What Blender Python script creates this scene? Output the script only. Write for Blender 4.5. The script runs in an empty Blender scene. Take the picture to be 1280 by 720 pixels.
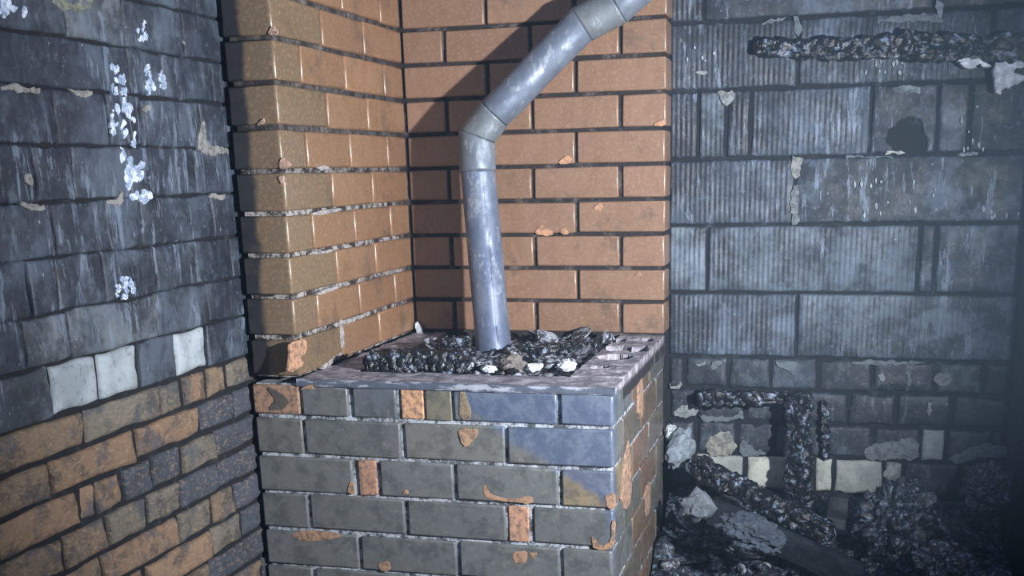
import bpy, bmesh, math, random
from mathutils import Vector, Matrix, noise

S = bpy.context.scene
COL = S.collection
D_WALL = 0.80          # depth of the fire screen behind the stove front
YB = 0.92              # face of the grey block wall
XL = -0.15             # face of the left wall
FLOOR = -0.88          # the top of the stove is z = 0
H = 0.098              # brick course
HB = 0.13              # half a brick with its joint

# ---------------------------------------------------------------- camera
F, CAM = 1381.0, Vector((1.2431, -2.4286, 0.482))
PX, PY = 41.74, 207.65
R_ = Vector((0.9685, 0.2453, -0.0197)); R_.normalize()


def cam_axis(d, yaw=.2524, pitch=.2524, roll=-.0203):
    c, s = math.cos(yaw), math.sin(yaw)
    x = c * d[0] + s * d[1]; y = -s * d[0] + c * d[1]; z = d[2]
    c, s = math.cos(pitch), math.sin(pitch)
    f = c * y - s * z; u = s * y + c * z
    c, s = math.cos(roll), math.sin(roll)
    return (c * x + s * u, -s * x + c * u, f)


_cols = [cam_axis(e) for e in ((1, 0, 0), (0, 1, 0), (0, 0, 1))]
RGT = Vector([_cols[i][0] for i in range(3)])
UPV = Vector([_cols[i][1] for i in range(3)])
FWD = Vector([_cols[i][2] for i in range(3)])
cam = bpy.data.cameras.new('camera')
cam.sensor_width = 36.0
cam.lens = F / 1280 * 36.0
cam.shift_x = -PX / 1280
cam.shift_y = PY / 1280
cam.clip_start = 0.02
camo = bpy.data.objects.new('camera', cam)
M3 = Matrix((RGT, UPV, -FWD)).transposed()
camo.matrix_world = Matrix.Translation(CAM) @ M3.to_4x4()
COL.objects.link(camo)
S.camera = camo

# ---------------------------------------------------------------- light
S.view_settings.view_transform = 'Standard'
S.view_settings.look = 'None'
S.view_settings.gamma = 1.0
S.view_settings.exposure = 0.08
S.view_settings.use_curve_mapping = False
W = bpy.data.worlds.new('night')
S.world = W
W.use_nodes = True
W.node_tree.nodes['Background'].inputs[0].default_value = (0.30, 0.43, 0.70, 1)
W.node_tree.nodes['Background'].inputs[1].default_value = 0.40


def spot(name, loc, target, energy, color, size, blend, radius):
    l = bpy.data.lights.new(name, 'SPOT')
    l.energy = energy; l.color = color
    l.spot_size = math.radians(size); l.spot_blend = blend
    l.shadow_soft_size = radius
    o = bpy.data.objects.new(name, l)
    o.location = loc
    o.rotation_euler = (Vector(target) - Vector(loc)).to_track_quat('-Z', 'Y').to_euler()
    COL.objects.link(o)
    return o


spot('hand_torch', (2.07, -1.10, 0.47), (0.20, 0.52, 0.34), 430, (0.96, 0.97, 1.0), 88, 1.0, 0.035)

# ---------------------------------------------------------------- pixels of the photograph to points of the place


def ray(x, y):
    return RGT * ((x - 640 - PX) / F) - UPV * ((y - 360 - PY) / F) + FWD


def hit(x, y, axis, val):
    r = ray(x, y)
    return CAM + r * ((val - CAM[axis]) / r[axis])


def solve(px, axis_free, known):
    """the free coordinate at image column px, the other two known"""
    a = (px - 640 - PX) / F
    w = RGT - FWD * a
    s = 0.0
    for i in range(3):
        if i != axis_free:
            s += w[i] * (known[i] - CAM[i])
    return CAM[axis_free] - s / w[axis_free]


# ---------------------------------------------------------------- materials
class NT:
    def __init__(s, name):
        s.m = bpy.data.materials.new(name)
        s.m.use_nodes = True
        s.t = s.m.node_tree
        s.b = s.t.nodes['Principled BSDF']
        s.pos = s.n('ShaderNodeNewGeometry').outputs['Position']

    def n(s, typ, **kw):
        nd = s.t.nodes.new(typ)
        for k, v in kw.items():
            setattr(nd, k, v)
        return nd

    def link(s, a, b):
        if isinstance(a, (int, float)):
            b.default_value = a
        elif isinstance(a, tuple):
            b.default_value = a if len(a) != 3 or b.type != 'RGBA' else (*a, 1)
        else:
            s.t.links.new(a, b)

    def vec(s, scale, off=(0, 0, 0)):
        nd = s.n('ShaderNodeMapping')
        s.t.links.new(s.pos, nd.inputs[0])
        nd.inputs['Location'].default_value = off
        nd.inputs['Scale'].default_value = scale
        return nd.outputs[0]

    def noise(s, scale, detail=4, rough=.6, sc=(1, 1, 1), off=(0, 0, 0), dist=0):
        nd = s.n('ShaderNodeTexNoise')
        s.t.links.new(s.vec(sc, off), nd.inputs['Vector'])
        nd.inputs['Scale'].default_value = scale
        nd.inputs['Detail'].default_value = detail
        nd.inputs['Roughness'].default_value = rough
        nd.inputs['Distortion'].default_value = dist
        return nd.outputs['Fac']

    def ramp(s, v, lo, hi, a=0.0, b=1.0):
        nd = s.n('ShaderNodeMapRange')
        nd.interpolation_type = 'SMOOTHSTEP'
        s.link(v, nd.inputs[0])
        for i, x in enumerate((lo, hi, a, b)):
            s.link(x, nd.inputs[1 + i])
        return nd.outputs[0]

    def math(s, op, a, b=0.0):
        nd = s.n('ShaderNodeMath', operation=op)
        s.link(a, nd.inputs[0]); s.link(b, nd.inputs[1])
        return nd.outputs[0]

    def mix(s, f, a, b, mode='MIX'):
        nd = s.n('ShaderNodeMix', data_type='RGBA', blend_type=mode)
        s.link(f, nd.inputs[0]); s.link(a, nd.inputs[6]); s.link(b, nd.inputs[7])
        return nd.outputs[2]

    def xyz(s):
        nd = s.n('ShaderNodeSeparateXYZ')
        s.t.links.new(s.pos, nd.inputs[0])
        return nd.outputs

    def objcol(s):
        return s.n('ShaderNodeObjectInfo').outputs['Color']

    def done(s, col, rough, bump=None, strength=.3, dist=.004, spec=.5, metal=0.0):
        s.link(col, s.b.inputs['Base Color'])
        s.link(rough, s.b.inputs['Roughness'])
        s.link(spec, s.b.inputs['Specular IOR Level'])
        s.link(metal, s.b.inputs['Metallic'])
        if bump is not None:
            nd = s.n('ShaderNodeBump')
            nd.inputs['Strength'].default_value = strength
            nd.inputs['Distance'].default_value = dist
            s.link(bump, nd.inputs['Height'])
            s.t.links.new(nd.outputs[0], s.b.inputs['Normal'])
        return s.m


def lin(r, g, b):
    def f(c):
        c /= 255
        return c / 12.92 if c <= .04045 else ((c + .055) / 1.055) ** 2.4
    return (f(r), f(g), f(b))


def m_glazed():
    t = NT('tan_facing_brick')
    c = t.objcol()
    c = t.mix(t.ramp(t.noise(26, 5, .65, (1, 1, .45)), .42, .62, 0, .3), c, (.20, .115, .065))
    c = t.mix(t.ramp(t.noise(110, 3, .7), .50, .66, 0, .30), c, (.50, .31, .20))
    x, y, z = t.xyz()
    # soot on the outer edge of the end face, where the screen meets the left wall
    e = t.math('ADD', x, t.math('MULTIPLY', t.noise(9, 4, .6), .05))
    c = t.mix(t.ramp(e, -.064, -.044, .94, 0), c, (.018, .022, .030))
    c = t.mix(t.ramp(t.noise(7, 5, .7), .54, .68, 0, .5), c, (.09, .075, .06))
    r = t.ramp(t.noise(40, 3), .4, .6, .24, .40)
    return t.done(c, r, t.noise(140, 4, .7), .16, .002, .6)


def m_base():
    t = NT('sooty_facing_brick')
    x, y, z = t.xyz()
    c = t.objcol()
    c = t.mix(t.ramp(t.noise(18, 5, .7), .45, .62, 0, .55), c, (.060, .070, .075))
    c = t.mix(t.ramp(t.noise(60, 4, .7), .52, .66, 0, .35), c, (.24, .23, .19))
    # blue-grey tone over the upper right corner of the front
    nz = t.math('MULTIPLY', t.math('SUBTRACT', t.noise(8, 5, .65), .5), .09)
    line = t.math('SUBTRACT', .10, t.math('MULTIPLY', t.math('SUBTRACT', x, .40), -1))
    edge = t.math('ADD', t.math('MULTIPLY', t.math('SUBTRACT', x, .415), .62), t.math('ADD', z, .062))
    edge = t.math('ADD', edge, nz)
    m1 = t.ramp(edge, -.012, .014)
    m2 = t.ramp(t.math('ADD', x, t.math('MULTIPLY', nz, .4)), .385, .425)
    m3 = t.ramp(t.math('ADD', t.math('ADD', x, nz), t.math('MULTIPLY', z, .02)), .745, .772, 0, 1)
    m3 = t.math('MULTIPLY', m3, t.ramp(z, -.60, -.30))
    blue_mask = t.math('MAXIMUM', t.math('MULTIPLY', m1, m2), m3)
    blue_mask = t.math('MULTIPLY', blue_mask, t.ramp(y, .01, .05, .85, 0))
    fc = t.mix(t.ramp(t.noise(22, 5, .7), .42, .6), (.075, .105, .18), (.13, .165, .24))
    c = t.mix(blue_mask, c, fc)
    r = t.ramp(t.noise(30, 3), .4, .6, .28, .48)
    return t.done(c, r, t.noise(110, 4, .7), .25, .002, .5)


def m_mortar(name, a, b, lo, hi, sc=14, lime=False):
    t = NT(name)
    c = t.mix(t.ramp(t.noise(sc, 6, .7), lo, hi), a, b)
    if lime:
        # lime bloom in the lower joints of the left leaf
        x, y, z = t.xyz()
        k = t.math('MULTIPLY', t.ramp(z, .35, .62, 1, .15), t.ramp(y, .72, .78, 1, 0))
        c = t.mix(t.math('MULTIPLY', k, t.ramp(t.noise(24, 5, .7), .44, .54)), c, (.42, .40, .40))
    c = t.mix(t.ramp(t.noise(70, 4, .7), .48, .60, 0, .7), c, (.02, .022, .026))
    return t.done(c, .85, t.noise(160, 5, .75), .7, .004, .3)


def m_soot(name, light, lo, hi, streak, slo, shi, rough=(.42, .75), bump=.6, fleck=.655, bd=.004):
    """soot-blackened masonry: object colour, pale scoured patches, vertical runs"""
    t = NT(name)
    c = t.objcol()
    c = t.mix(t.ramp(t.noise(11, 6, .7), .42, .60, 0, .7), c, (.012, .016, .024))
    c = t.mix(t.ramp(t.noise(6, 7, .72, (1, 1, .8), (3, 1, 2)), lo, hi, 0, .6), c, light)
    c = t.mix(t.ramp(t.noise(4.5, 5, .7, (1, 1, 1), (7, 1, 4)), .44, .60, 0, .75), c, (.014, .019, .030))
    k = t.math('MULTIPLY', t.ramp(t.noise(5, 4, .65, (1, 1, .7), (2, 9, 5)), .44, .58, .12, 1), t.ramp(t.noise(52, 6, .75, (1, 1, .17), (0, 0, 0), .35), slo, shi, 0, .72))
    c = t.mix(k, c, streak)
    c = t.mix(t.ramp(t.noise(48, 7, .8), .55, .63, 0, .45), c, light)
    c = t.mix(t.ramp(t.noise(75, 5, .75, (1, 1, .6)), fleck, fleck + .05, 0, .8), c, (.36, .43, .54))
    r = t.ramp(t.noise(16, 4), .3, .7, rough[0], rough[1])
    h = t.math('ADD', t.noise(55, 6, .7), t.math('MULTIPLY', t.noise(20, 3, .6, (1, 1, .3)), .8))
    return t.done(c, r, h, bump, bd, .5)


def m_rough_tan():
    t = NT('rough_tan_brick')
    c = t.objcol()
    c = t.mix(t.ramp(t.noise(16, 6, .7), .47, .62, 0, .7), c, (.045, .047, .052))
    c = t.mix(t.ramp(t.noise(80, 4, .7, (1, 1, 1.8)), .50, .64, 0, .35), c, (.42, .32, .22))
    c = t.mix(t.ramp(t.noise(8, 5, .7, (1, 1, 1), (5, 2, 1)), .50, .62, 0, .7), c, (.065, .08, .105))
    h = t.math('ADD', t.noise(60, 6, .75), t.math('MULTIPLY', t.noise(120, 3, .6, (1, .6, 1.6)), .6))
    return t.done(c, .75, h, .9, .006, .35)


def m_zinc():
    t = NT('heat_tinted_zinc')
    c = t.objcol()
    c = t.mix(t.ramp(t.noise(13, 5, .65, (1, 1, .4)), .42, .60, 0, .5), c, (.26, .31, .39))
    c = t.mix(t.ramp(t.noise(38, 5, .75, (1, 1, .5)), .53, .64, 0, .6), c, (.42, .48, .56))
    c = t.mix(t.ramp(t.noise(24, 6, .8), .59, .68, 0, .5), c, (.10, .115, .15))
    r = t.ramp(t.noise(22, 4), .4, .6, .48, .68)
    return t.done(c, r, t.noise(60, 4, .7), .18, .002, .5, .42)


def m_char(name, base, pale, lo, hi, rough=(.22, .55), sc=34):
    t = NT(name)
    c = t.mix(t.ramp(t.noise(sc, 6, .75), lo, hi, 0, .85), base, pale)
    r = t.ramp(t.noise(45, 4), .3, .7, rough[0], rough[1])
    return t.done(c, r, t.noise(90, 5, .7), .6, .004, .6)


def m_plain(name, a, b, rough=.8, sc=40, lo=.4, hi=.65, bump=.6):
    t = NT(name)
    c = t.mix(t.ramp(t.noise(sc, 5, .7), lo, hi), a, b)
    return t.done(c, rough, t.noise(sc * 2.5, 5, .7), bump, .003, .4)


def m_ledge():
    t = NT('pale_mortar_bed')
    x, y, z = t.xyz()
    c = t.mix(t.ramp(t.noise(22, 5, .7), .44, .58), (.20, .195, .24), (.42, .40, .45))
    c = t.mix(t.ramp(t.noise(70, 5, .75), .54, .62, 0, .6), c, (.08, .08, .10))
    f = t.mix(t.ramp(t.noise(30, 5, .7, (.4, 1, 1.6)), .50, .60), (.085, .105, .15), (.34, .37, .45))
    c = t.mix(t.ramp(t.math('ADD', y, t.math('MULTIPLY', t.noise(20, 4), .02)), .010, .016, 1, 0), c, f)
    c = t.mix(t.ramp(z, -.030, -.012, .95, 0), c, (.012, .012, .016))  # soot and the shade inside the pits, painted near-black with depth
    return t.done(c, .7, t.noise(60, 5, .7), .4, .003, .45)


def m_pale():
    t = NT('pale_brick')
    c = t.objcol()
    c = t.mix(t.ramp(t.noise(13, 4, .6), .40, .62, 0, .45), c, (.13, .155, .175))
    c = t.mix(t.ramp(t.noise(60, 5, .75), .54, .64, 0, .4), c, (.06, .07, .085))
    return t.done(c, .7, t.noise(80, 5, .7), .5, .003, .4)


def m_flat_obj(name, rough=.8):
    t = NT(name)
    c = t.objcol()
    c = t.mix(t.ramp(t.noise(60, 6, .75), .44, .60, 0, .62), c, (.05, .055, .065))
    return t.done(c, rough, t.noise(100, 5, .7), .5, .003, .4)


MT = {
    'tan': m_glazed(),
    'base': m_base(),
    'mortar_screen': m_mortar('dark_joint_mortar', (.034, .029, .031), (.15, .13, .125), .5, .66, 14, True),
    'mortar_base': m_mortar('pale_joint_mortar', (.07, .08, .095), (.46, .51, .58), .40, .54, 30),
    'mortar_left': m_mortar('sooty_joint_mortar', (.012, .014, .018), (.10, .11, .12), .55, .8),
    'mortar_back': m_mortar('black_joint_mortar', (.014, .018, .026), (.09, .11, .14), .52, .8),
    'soot': m_soot('sooty_brick', (.095, .125, .17), .47, .60, (.17, .22, .30), .52, .61),
    'block': m_soot('sooty_grey_block', (.14, .19, .27), .49, .63, (.22, .29, .40), .54, .64, (.45, .75), .45),
    'oldbrick': m_soot('sooty_old_brick', (.11, .14, .18), .50, .64, (.12, .155, .20), .55, .66),
    'rough_tan': m_rough_tan(),
    'zinc': m_zinc(),
    'char': m_char('glossy_char', (.008, .010, .015), (.26, .34, .48), .54, .63, (.18, .42)),  # pale blue: ash scale plus glints painted into the colour
    'ash': m_char('ash_and_cinders', (.020, .022, .030), (.45, .50, .58), .46, .57, (.5, .9)),
    'rubble': m_char('burnt_rubble', (.012, .017, .027), (.22, .29, .40), .51, .63, (.3, .65), 75),
    'white': m_plain('white_ash_crust', (.42, .46, .52), (.80, .86, .95)),
    'bluewhite': m_plain('blue_white_flake', (.22, .30, .45), (.70, .80, .95), .6, 60),
    'patch': m_flat_obj('exposed_patch'),
    'ledge': m_ledge(),
    'board': m_plain('smooth_char', (.008, .011, .017), (.022, .030, .044), .6, 20),
    'pale': m_pale(),
    'stone': m_flat_obj('dusty_stone'),
    'floor': m_plain('burnt_floor', (.012, .014, .02), (.07, .08, .10), .8, 12),
}

# ---------------------------------------------------------------- helpers


def put(name, me, mat=None, parent=None, color=None, kind=None):
    o = bpy.data.objects.new(name, me)
    COL.objects.link(o)
    if mat and not me.materials:
        me.materials.append(MT[mat])
    if parent:
        o.parent = parent
    if color:
        o.color = (*color, 1)
    if kind:
        o['kind'] = kind
    return o


def tag(o, label, cat=None, group=None, kind=None):
    o['label'] = label
    if cat: o['category'] = cat
    if group: o['group'] = group
    if kind: o['kind'] = kind
    return o


def empty(name, loc=(0, 0, 0)):
    o = bpy.data.objects.new(name, None)
    o.location = loc
    o.empty_display_size = .1
    COL.objects.link(o)
    return o


def mesh(name, verts, faces, smooth=True):
    me = bpy.data.meshes.new(name)
    me.from_pydata([tuple(v) for v in verts], [], faces)
    me.update()
    if smooth:
        me.polygons.foreach_set('use_smooth', [True] * len(me.polygons))
    return me


def box_mesh(name, x0, x1, y0, y1, z0, z1):
    v = [(x, y, z) for z in (z0, z1) for y in (y0, y1) for x in (x0, x1)]
    f = [(0, 2, 3, 1), (4, 5, 7, 6), (0, 1, 5, 4), (2, 6, 7, 3), (0, 4, 6, 2), (1, 3, 7, 5)]
    return mesh(name, v, f, False)


_bcache = {}


def brick_mesh(dx, dy, dz, r=.004, bull=0.0, seed=0):
    """a brick centred on its own origin, worn round edges; bull rounds the (+x,-y) upright"""
    key = (round(dx, 4), round(dy, 4), round(dz, 4), r, bull, seed)
    if key in _bcache:
        return _bcache[key]
    bm = bmesh.new()
    bmesh.ops.create_cube(bm, size=1)
    rnd = random.Random(seed * 7 + 3)
    for v in bm.verts:
        v.co = Vector((v.co.x * dx, v.co.y * dy, v.co.z * dz))
        v.co += Vector((rnd.uniform(-1, 1), rnd.uniform(-1, 1), rnd.uniform(-1, 1))) * .0012
    if bull:
        es = [e for e in bm.edges if all(v.co.x > 0 and v.co.y < 0 for v in e.verts)]
        bmesh.ops.bevel(bm, geom=es, offset=bull, segments=5, profile=.5, affect='EDGES')
    es = [e for e in bm.edges if len(e.link_faces) == 2 and e.calc_face_angle(0) > .7]
    bmesh.ops.bevel(bm, geom=es, offset=r, segments=2, profile=.5, affect='EDGES', clamp_overlap=True)
    big = sorted(f.calc_area() for f in bm.faces)[-6] * .99
    for f in bm.faces:
        f.smooth = f.calc_area() < big
    me = bpy.data.meshes.new('brick')
    bm.to_mesh(me); bm.free()
    _bcache[key] = me
    return me


rb = random.Random(11)
brick_list = []


def brick(parent, mat, color, x0, x1, y0, y1, z0, z1, r=.004, bull=0, jit=.0012, var=.10, name='brick'):
    me = brick_mesh(x1 - x0, y1 - y0, z1 - z0, r, bull, rb.randrange(4))
    if not me.materials:
        me.materials.append(MT[mat])
    elif me.materials[0] != MT[mat]:
        me = me.copy(); me.materials.clear(); me.materials.append(MT[mat])
    o = bpy.data.objects.new(name, me)
    COL.objects.link(o)
    o.parent = parent
    k = 1 + rb.uniform(-var, var)
    o.color = (color[0] * k, color[1] * k, color[2] * k, 1)
    p = Vector(((x0 + x1) / 2, (y0 + y1) / 2, (z0 + z1) / 2)) - parent.location
    o.location = p + Vector([rb.uniform(-jit, jit) for _ in range(3)])
    o.rotation_euler = (rb.uniform(-.004, .004), rb.uniform(-.004, .004), rb.uniform(-.006, .006))
    brick_list.append((o, parent, (x0, x1, y0, y1, z0, z1)))
    return o


def face_piece(name, parent, mat, color, frame, u0, u1, v0, v1, proud=.006, depth=.03, r=.007, rough=.002,
               nu=6, nv=4, wob=.004, rib=0.0, tilt=0.0, cut=None):
    """one brick or block seen in a wall: gridded worn face, rounded rim, sides running into the mortar"""
    O, U, V, N = frame
    sd = Vector((rb.uniform(-50, 50), rb.uniform(-50, 50), rb.uniform(-50, 50)))
    du, dv = u1 - u0, v1 - v0
    if rib:
        nu = max(8, int(du / rib) * 4)
    us = [0, r * .35 / du, r * 1.1 / du] + [r * 1.1 / du + (1 - 2.2 * r / du) * i / nu for i in range(1, nu)] + [1 - r * 1.1 / du, 1 - r * .35 / du, 1]
    vs = [0, r * .35 / dv, r * 1.1 / dv] + [r * 1.1 / dv + (1 - 2.2 * r / dv) * i / nv for i in range(1, nv)] + [1 - r * 1.1 / dv, 1 - r * .35 / dv, 1]
    nU, nV = len(us), len(vs)
    verts, faces = [], []

    def P(u, v, h):
        return O + U * u + V * v + N * h
    k1, k2 = rb.uniform(-tilt, tilt), rb.uniform(-tilt, tilt)
    for j, b in enumerate(vs):
        for i, a in enumerate(us):
            ei = min(i, nU - 1 - i); ej = min(j, nV - 1 - j)
            e = min(ei, ej)
            drop = (r, .3 * r, 0)[min(e, 2)]
            uu, vv = u0 + a * du, v0 + b * dv
            q = Vector((uu * 14, vv * 14, 0)) + sd
            w = noise.noise_vector(q)
            fade = 1 if e < 2 else .3
            uu += w.x * wob * fade; vv += w.y * wob * fade
            h = proud - drop + rough * (noise.fractal(q * 2.2, 1, 2, 3)) + (a - .5) * k1 + (b - .5) * k2
            if rib and e >= 2:
                h += .0022 * math.cos(2 * math.pi * (u0 + a * du) / rib) * (.75 + .5 * noise.noise(q))
            if cut:
                h += cut(uu, vv)
            verts.append(P(uu, vv, h))
    for j in range(nV - 1):
        for i in range(nU - 1):
            a = j * nU + i
            faces.append((a, a + 1, a + nU + 1, a + nU))
    rim = [i for i in range(nU)] + [j * nU + nU - 1 for j in range(1, nV)] + \
          [(nV - 1) * nU + i for i in range(nU - 2, -1, -1)] + [j * nU for j in range(nV - 2, 0, -1)]
    base = len(verts)
    for idx in rim:
        p = verts[idx]
        verts.append(p - N * ((p - O).dot(N) + depth))
    n = len(rim)
    for k in range(n):
        a, b = rim[k], rim[(k + 1) % n]
        faces.append((b, a, base + k, base + (k + 1) % n))
    return put(name, mesh(name, verts, faces), mat, parent, color)


def patch(name, parent, mat, pts, axis, val, thick=.003, color=None, wob=.0035, step=.005, back=.004):
    """a thin irregular crust lying on the plane axis=val, outlined by image points"""
    W3 = [hit(x, y, axis, val) for x, y in pts]
    nrm = Vector((0, 0, 0)); nrm[axis] = -1 if axis == 1 else 1
    out = []
    for _ in range(1):
        W3 = [q for i, a in enumerate(W3) for q in (a.lerp(W3[(i + 1) % len(W3)], .22), a.lerp(W3[(i + 1) % len(W3)], .78))]
    for i, a in enumerate(W3):
        b = W3[(i + 1) % len(W3)]
        n = max(1, int((b - a).length / min(step, .007)))
        for k in range(n):
            out.append(a.lerp(b, k / n))
    sd = Vector((rb.uniform(-9, 9), rb.uniform(-9, 9), rb.uniform(-9, 9)))
    ring = []
    for p in out:
        w = noise.noise_vector(p * 45 + sd) * wob + noise.noise_vector(p * 170 + sd) * wob * .9 + noise.noise_vector(p * 400 + sd) * wob * .5
        w[axis] = 0
        ring.append(p + w)
    c = sum(ring, Vector()) / len(ring)
    n = len(ring)
    verts = [p - nrm * back for p in ring] + [p + nrm * thick * .6 for p in ring] + \
            [p.lerp(c, .10) + nrm * thick * (1 + .4 * noise.noise(p * 90)) for p in ring]
    faces = []
    for k in range(n):
        l = (k + 1) % n
        faces.append((k, l, n + l, n + k)); faces.append((n + k, n + l, 2 * n + l, 2 * n + k))
    faces.append(tuple(range(2 * n, 3 * n)))
    bm = bmesh.new()
    me = mesh(name, verts, faces, False)
    bm.from_mesh(me)
    bmesh.ops.triangulate(bm, faces=[f for f in bm.faces if len(f.verts) > 4])
    bmesh.ops.recalc_face_normals(bm, faces=bm.faces)
    bm.to_mesh(me); bm.free()
    if name == 'spalled_face':
        # a spall belongs to the brick it broke from: thing > brick > spalled_face
        best = None
        for (o, pa, bx) in brick_list:
            if pa is not parent: continue
            dd = sum(max(bx[2 * i] - c[i], 0, c[i] - bx[2 * i + 1]) ** 2 for i in range(3))
            if best is None or dd < best[0]: best = (dd, o, pa)
        dd, o, pa = best
        mw = Matrix.Translation(pa.location) @ Matrix.Translation(o.location) @ o.rotation_euler.to_matrix().to_4x4()
        me.transform(mw.inverted())
        return put(name, me, mat, o, color)
    off = parent.location if parent else Vector()
    if off.length:
        me.transform(Matrix.Translation(-off))
    return put(name, me, mat, parent, color)


# ================================================================= SETTING
floor = put('floor', box_mesh('floor', -.4, 2.6, -3.6, 1.1, FLOOR - .1, FLOOR), 'floor', kind='structure')
tag(floor, 'soot-blackened floor under the rubble')

# ---- left wall: sooted brick above, bare tan brick below
wall_left = put('wall_left', box_mesh('wall_left', XL - .2, XL, -1.5, YB, FLOOR, 1.5), 'mortar_left', kind='structure')
tag(wall_left, 'left brick wall, soot-black above and bare tan brick below')
LF = (Vector((XL, 0, 0)), Vector((0, 1, 0)), Vector((0, 0, 1)), Vector((1, 0, 0)))
K0 = (.030, .040, .060); K1 = (.042, .055, .080); K2 = (.064, .082, .112)
WH = (.36, .42, .47); GR = (.14, .165, .19)
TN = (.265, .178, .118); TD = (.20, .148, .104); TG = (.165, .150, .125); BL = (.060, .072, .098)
ZL = [1.50, 1.40, 1.305, 1.21, 1.115, 1.02, .925, .83, .735, .643, .543, .441, .342, .243, .150, .052, -.022,
      -.096, -.171, -.246, -.321, -.396, -.471, -.546, -.621, -.696, -.771, FLOOR]
# joints of each course as image columns of the photograph; colours left to right
ROWS_L = {
    6: ([35, 140, 215], [K0, K1, K2, K1, K0]),
    7: ([75, 150, 225], [K2, GR, K2, K1, K0]),
    8: ([157, 200, 262], [K0, K0, K1, K0, K1]),
    9: ([65, 130, 172, 247], [K0, K1, K0, K1, K1, K0]),
    10: ([38, 88, 157, 240, 292], [K0, K1, K1, K0, K1, K0]),
    11: ([63, 130, 172, 262], [K1, K1, K0, K1, K1, K1]),
    12: ([30, 66, 126, 190, 240, 285], [K0, K1, K1, K1, K1, K0, K0]),
    13: ([27, 82, 191, 255], [K2, GR, GR, K2, K1, K0]),
    14: ([59, 119, 171, 216, 256], [GR, WH, WH, K2, WH, K1, BL]),
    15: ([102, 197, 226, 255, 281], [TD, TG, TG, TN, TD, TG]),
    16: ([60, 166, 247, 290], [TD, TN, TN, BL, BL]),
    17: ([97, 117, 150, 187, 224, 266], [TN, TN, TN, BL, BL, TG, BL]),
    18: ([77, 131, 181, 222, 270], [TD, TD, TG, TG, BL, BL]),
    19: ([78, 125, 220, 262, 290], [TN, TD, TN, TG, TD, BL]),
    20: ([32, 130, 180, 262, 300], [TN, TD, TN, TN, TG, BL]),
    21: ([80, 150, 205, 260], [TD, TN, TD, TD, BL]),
}
for r in range(len(ZL) - 1):
    z1, z0 = ZL[r], ZL[r + 1]
    zm = (z0 + z1) / 2
    if r in ROWS_L:
        js, cs = ROWS_L[r]
        ys = [solve(p, 1, (XL, 0, zm)) for p in js]
    else:
        ys = [-.75 + .25 * i + (.125 if r % 2 else 0) for i in range(4)]
        cs = [K0, K1, K0, K2, K0] if r < 10 else [TD, TN, TG, TD, BL]
    ys = [-1.45, -1.2, -.97] + [y for y in ys if y > -.95] + [.14]
    cs = [cs[0]] * 2 + list(cs)
    while len(cs) < len(ys) - 1: cs.append(cs[-1])
    for i in range(len(ys) - 1):
        if ys[i + 1] - ys[i] < .02: continue
        c = cs[i]
        tanrow = r >= 15
        m = 'rough_tan' if tanrow else 'soot'
        white = c is WH
        g = .0055 if tanrow else .0020
        if white: g = .0045
        v = 1 + rb.uniform(-.12, .12)
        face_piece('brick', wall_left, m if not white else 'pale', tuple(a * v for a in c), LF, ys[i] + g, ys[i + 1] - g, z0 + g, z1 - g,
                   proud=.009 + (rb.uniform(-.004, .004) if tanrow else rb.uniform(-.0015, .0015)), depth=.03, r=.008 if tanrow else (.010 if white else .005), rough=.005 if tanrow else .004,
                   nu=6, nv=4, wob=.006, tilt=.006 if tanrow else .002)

for pts in ([(140, 84), (147, 83), (154, 100), (155, 116), (143, 117), (139, 100)],
            [(141, 132), (150, 128), (160, 133), (168, 152), (170, 178), (158, 184), (143, 170), (140, 148)],
            [(153, 192), (171, 191), (176, 212), (186, 232), (187, 243), (176, 238), (168, 248), (158, 232), (152, 210)],
            [(173, 38), (180, 29), (182, 45), (175, 51)], [(536, 0), (543, 0), (542, 8)] if False else [(0, 0), (12, 3), (34, 6), (28, 16), (16, 22), (12, 36), (4, 28), (0, 18)],
            [(183, 84), (187, 96), (192, 110), (185, 115), (182, 100)], [(201, 90), (207, 104), (205, 110), (201, 106)],
            [(150, 352), (158, 345), (168, 360), (156, 372), (147, 368)]):
    xs_, ys_ = [q[0] for q in pts], [q[1] for q in pts]
    rf = random.Random(int(sum(xs_)))
    for _ in range(14):
        wa, wb_ = rf.uniform(0, 1), rf.uniform(0, 1)
        a_, b_ = rf.choice(pts), rf.choice(pts)
        cx, cy = a_[0] + (b_[0] - a_[0]) * wa, a_[1] + (b_[1] - a_[1]) * wa
        w_, h_ = rf.uniform(.07, .2) * (max(xs_) - min(xs_)) + 1.2, rf.uniform(.08, .2) * (max(ys_) - min(ys_)) + 1.2
        patch('paint_flake', wall_left, 'bluewhite', [(cx + w_ * math.cos(q * 1.05) * rf.uniform(.5, 1.2), cy + h_ * math.sin(q * 1.05) * rf.uniform(.5, 1.2)) for q in range(6)],
              0, XL + .009 + rf.uniform(0, .002), .0012, wob=.0045)
patch('plaster_patch', wall_left, 'patch', [(60, -6), (120, -6), (108, 14), (88, 10), (70, 14)], 0, XL + .007, .004, color=(.20, .22, .17), wob=.008)
for pts in ([(0, 106), (22, 105), (50, 110), (48, 117), (24, 116), (0, 113)], [(81, 114), (112, 112), (115, 120), (95, 121)],
            [(244, 188), (250, 150), (254, 152), (255, 180), (284, 186), (283, 193), (258, 194)],
            [(20, 251), (52, 256), (53, 263), (32, 262)], [(27, 215), (38, 218), (38, 232), (28, 230)], [(258, 243), (281, 242), (280, 249), (262, 249)],
            [(131, 252), (147, 248), (148, 238), (152, 240), (153, 256), (133, 257)], [(175, 132), (189, 133), (187, 139), (177, 138)]):
    patch('mortar_smear', wall_left, 'patch', pts, 0, XL + .008, .005, color=(.24, .245, .24), wob=.005, step=.008)

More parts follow.
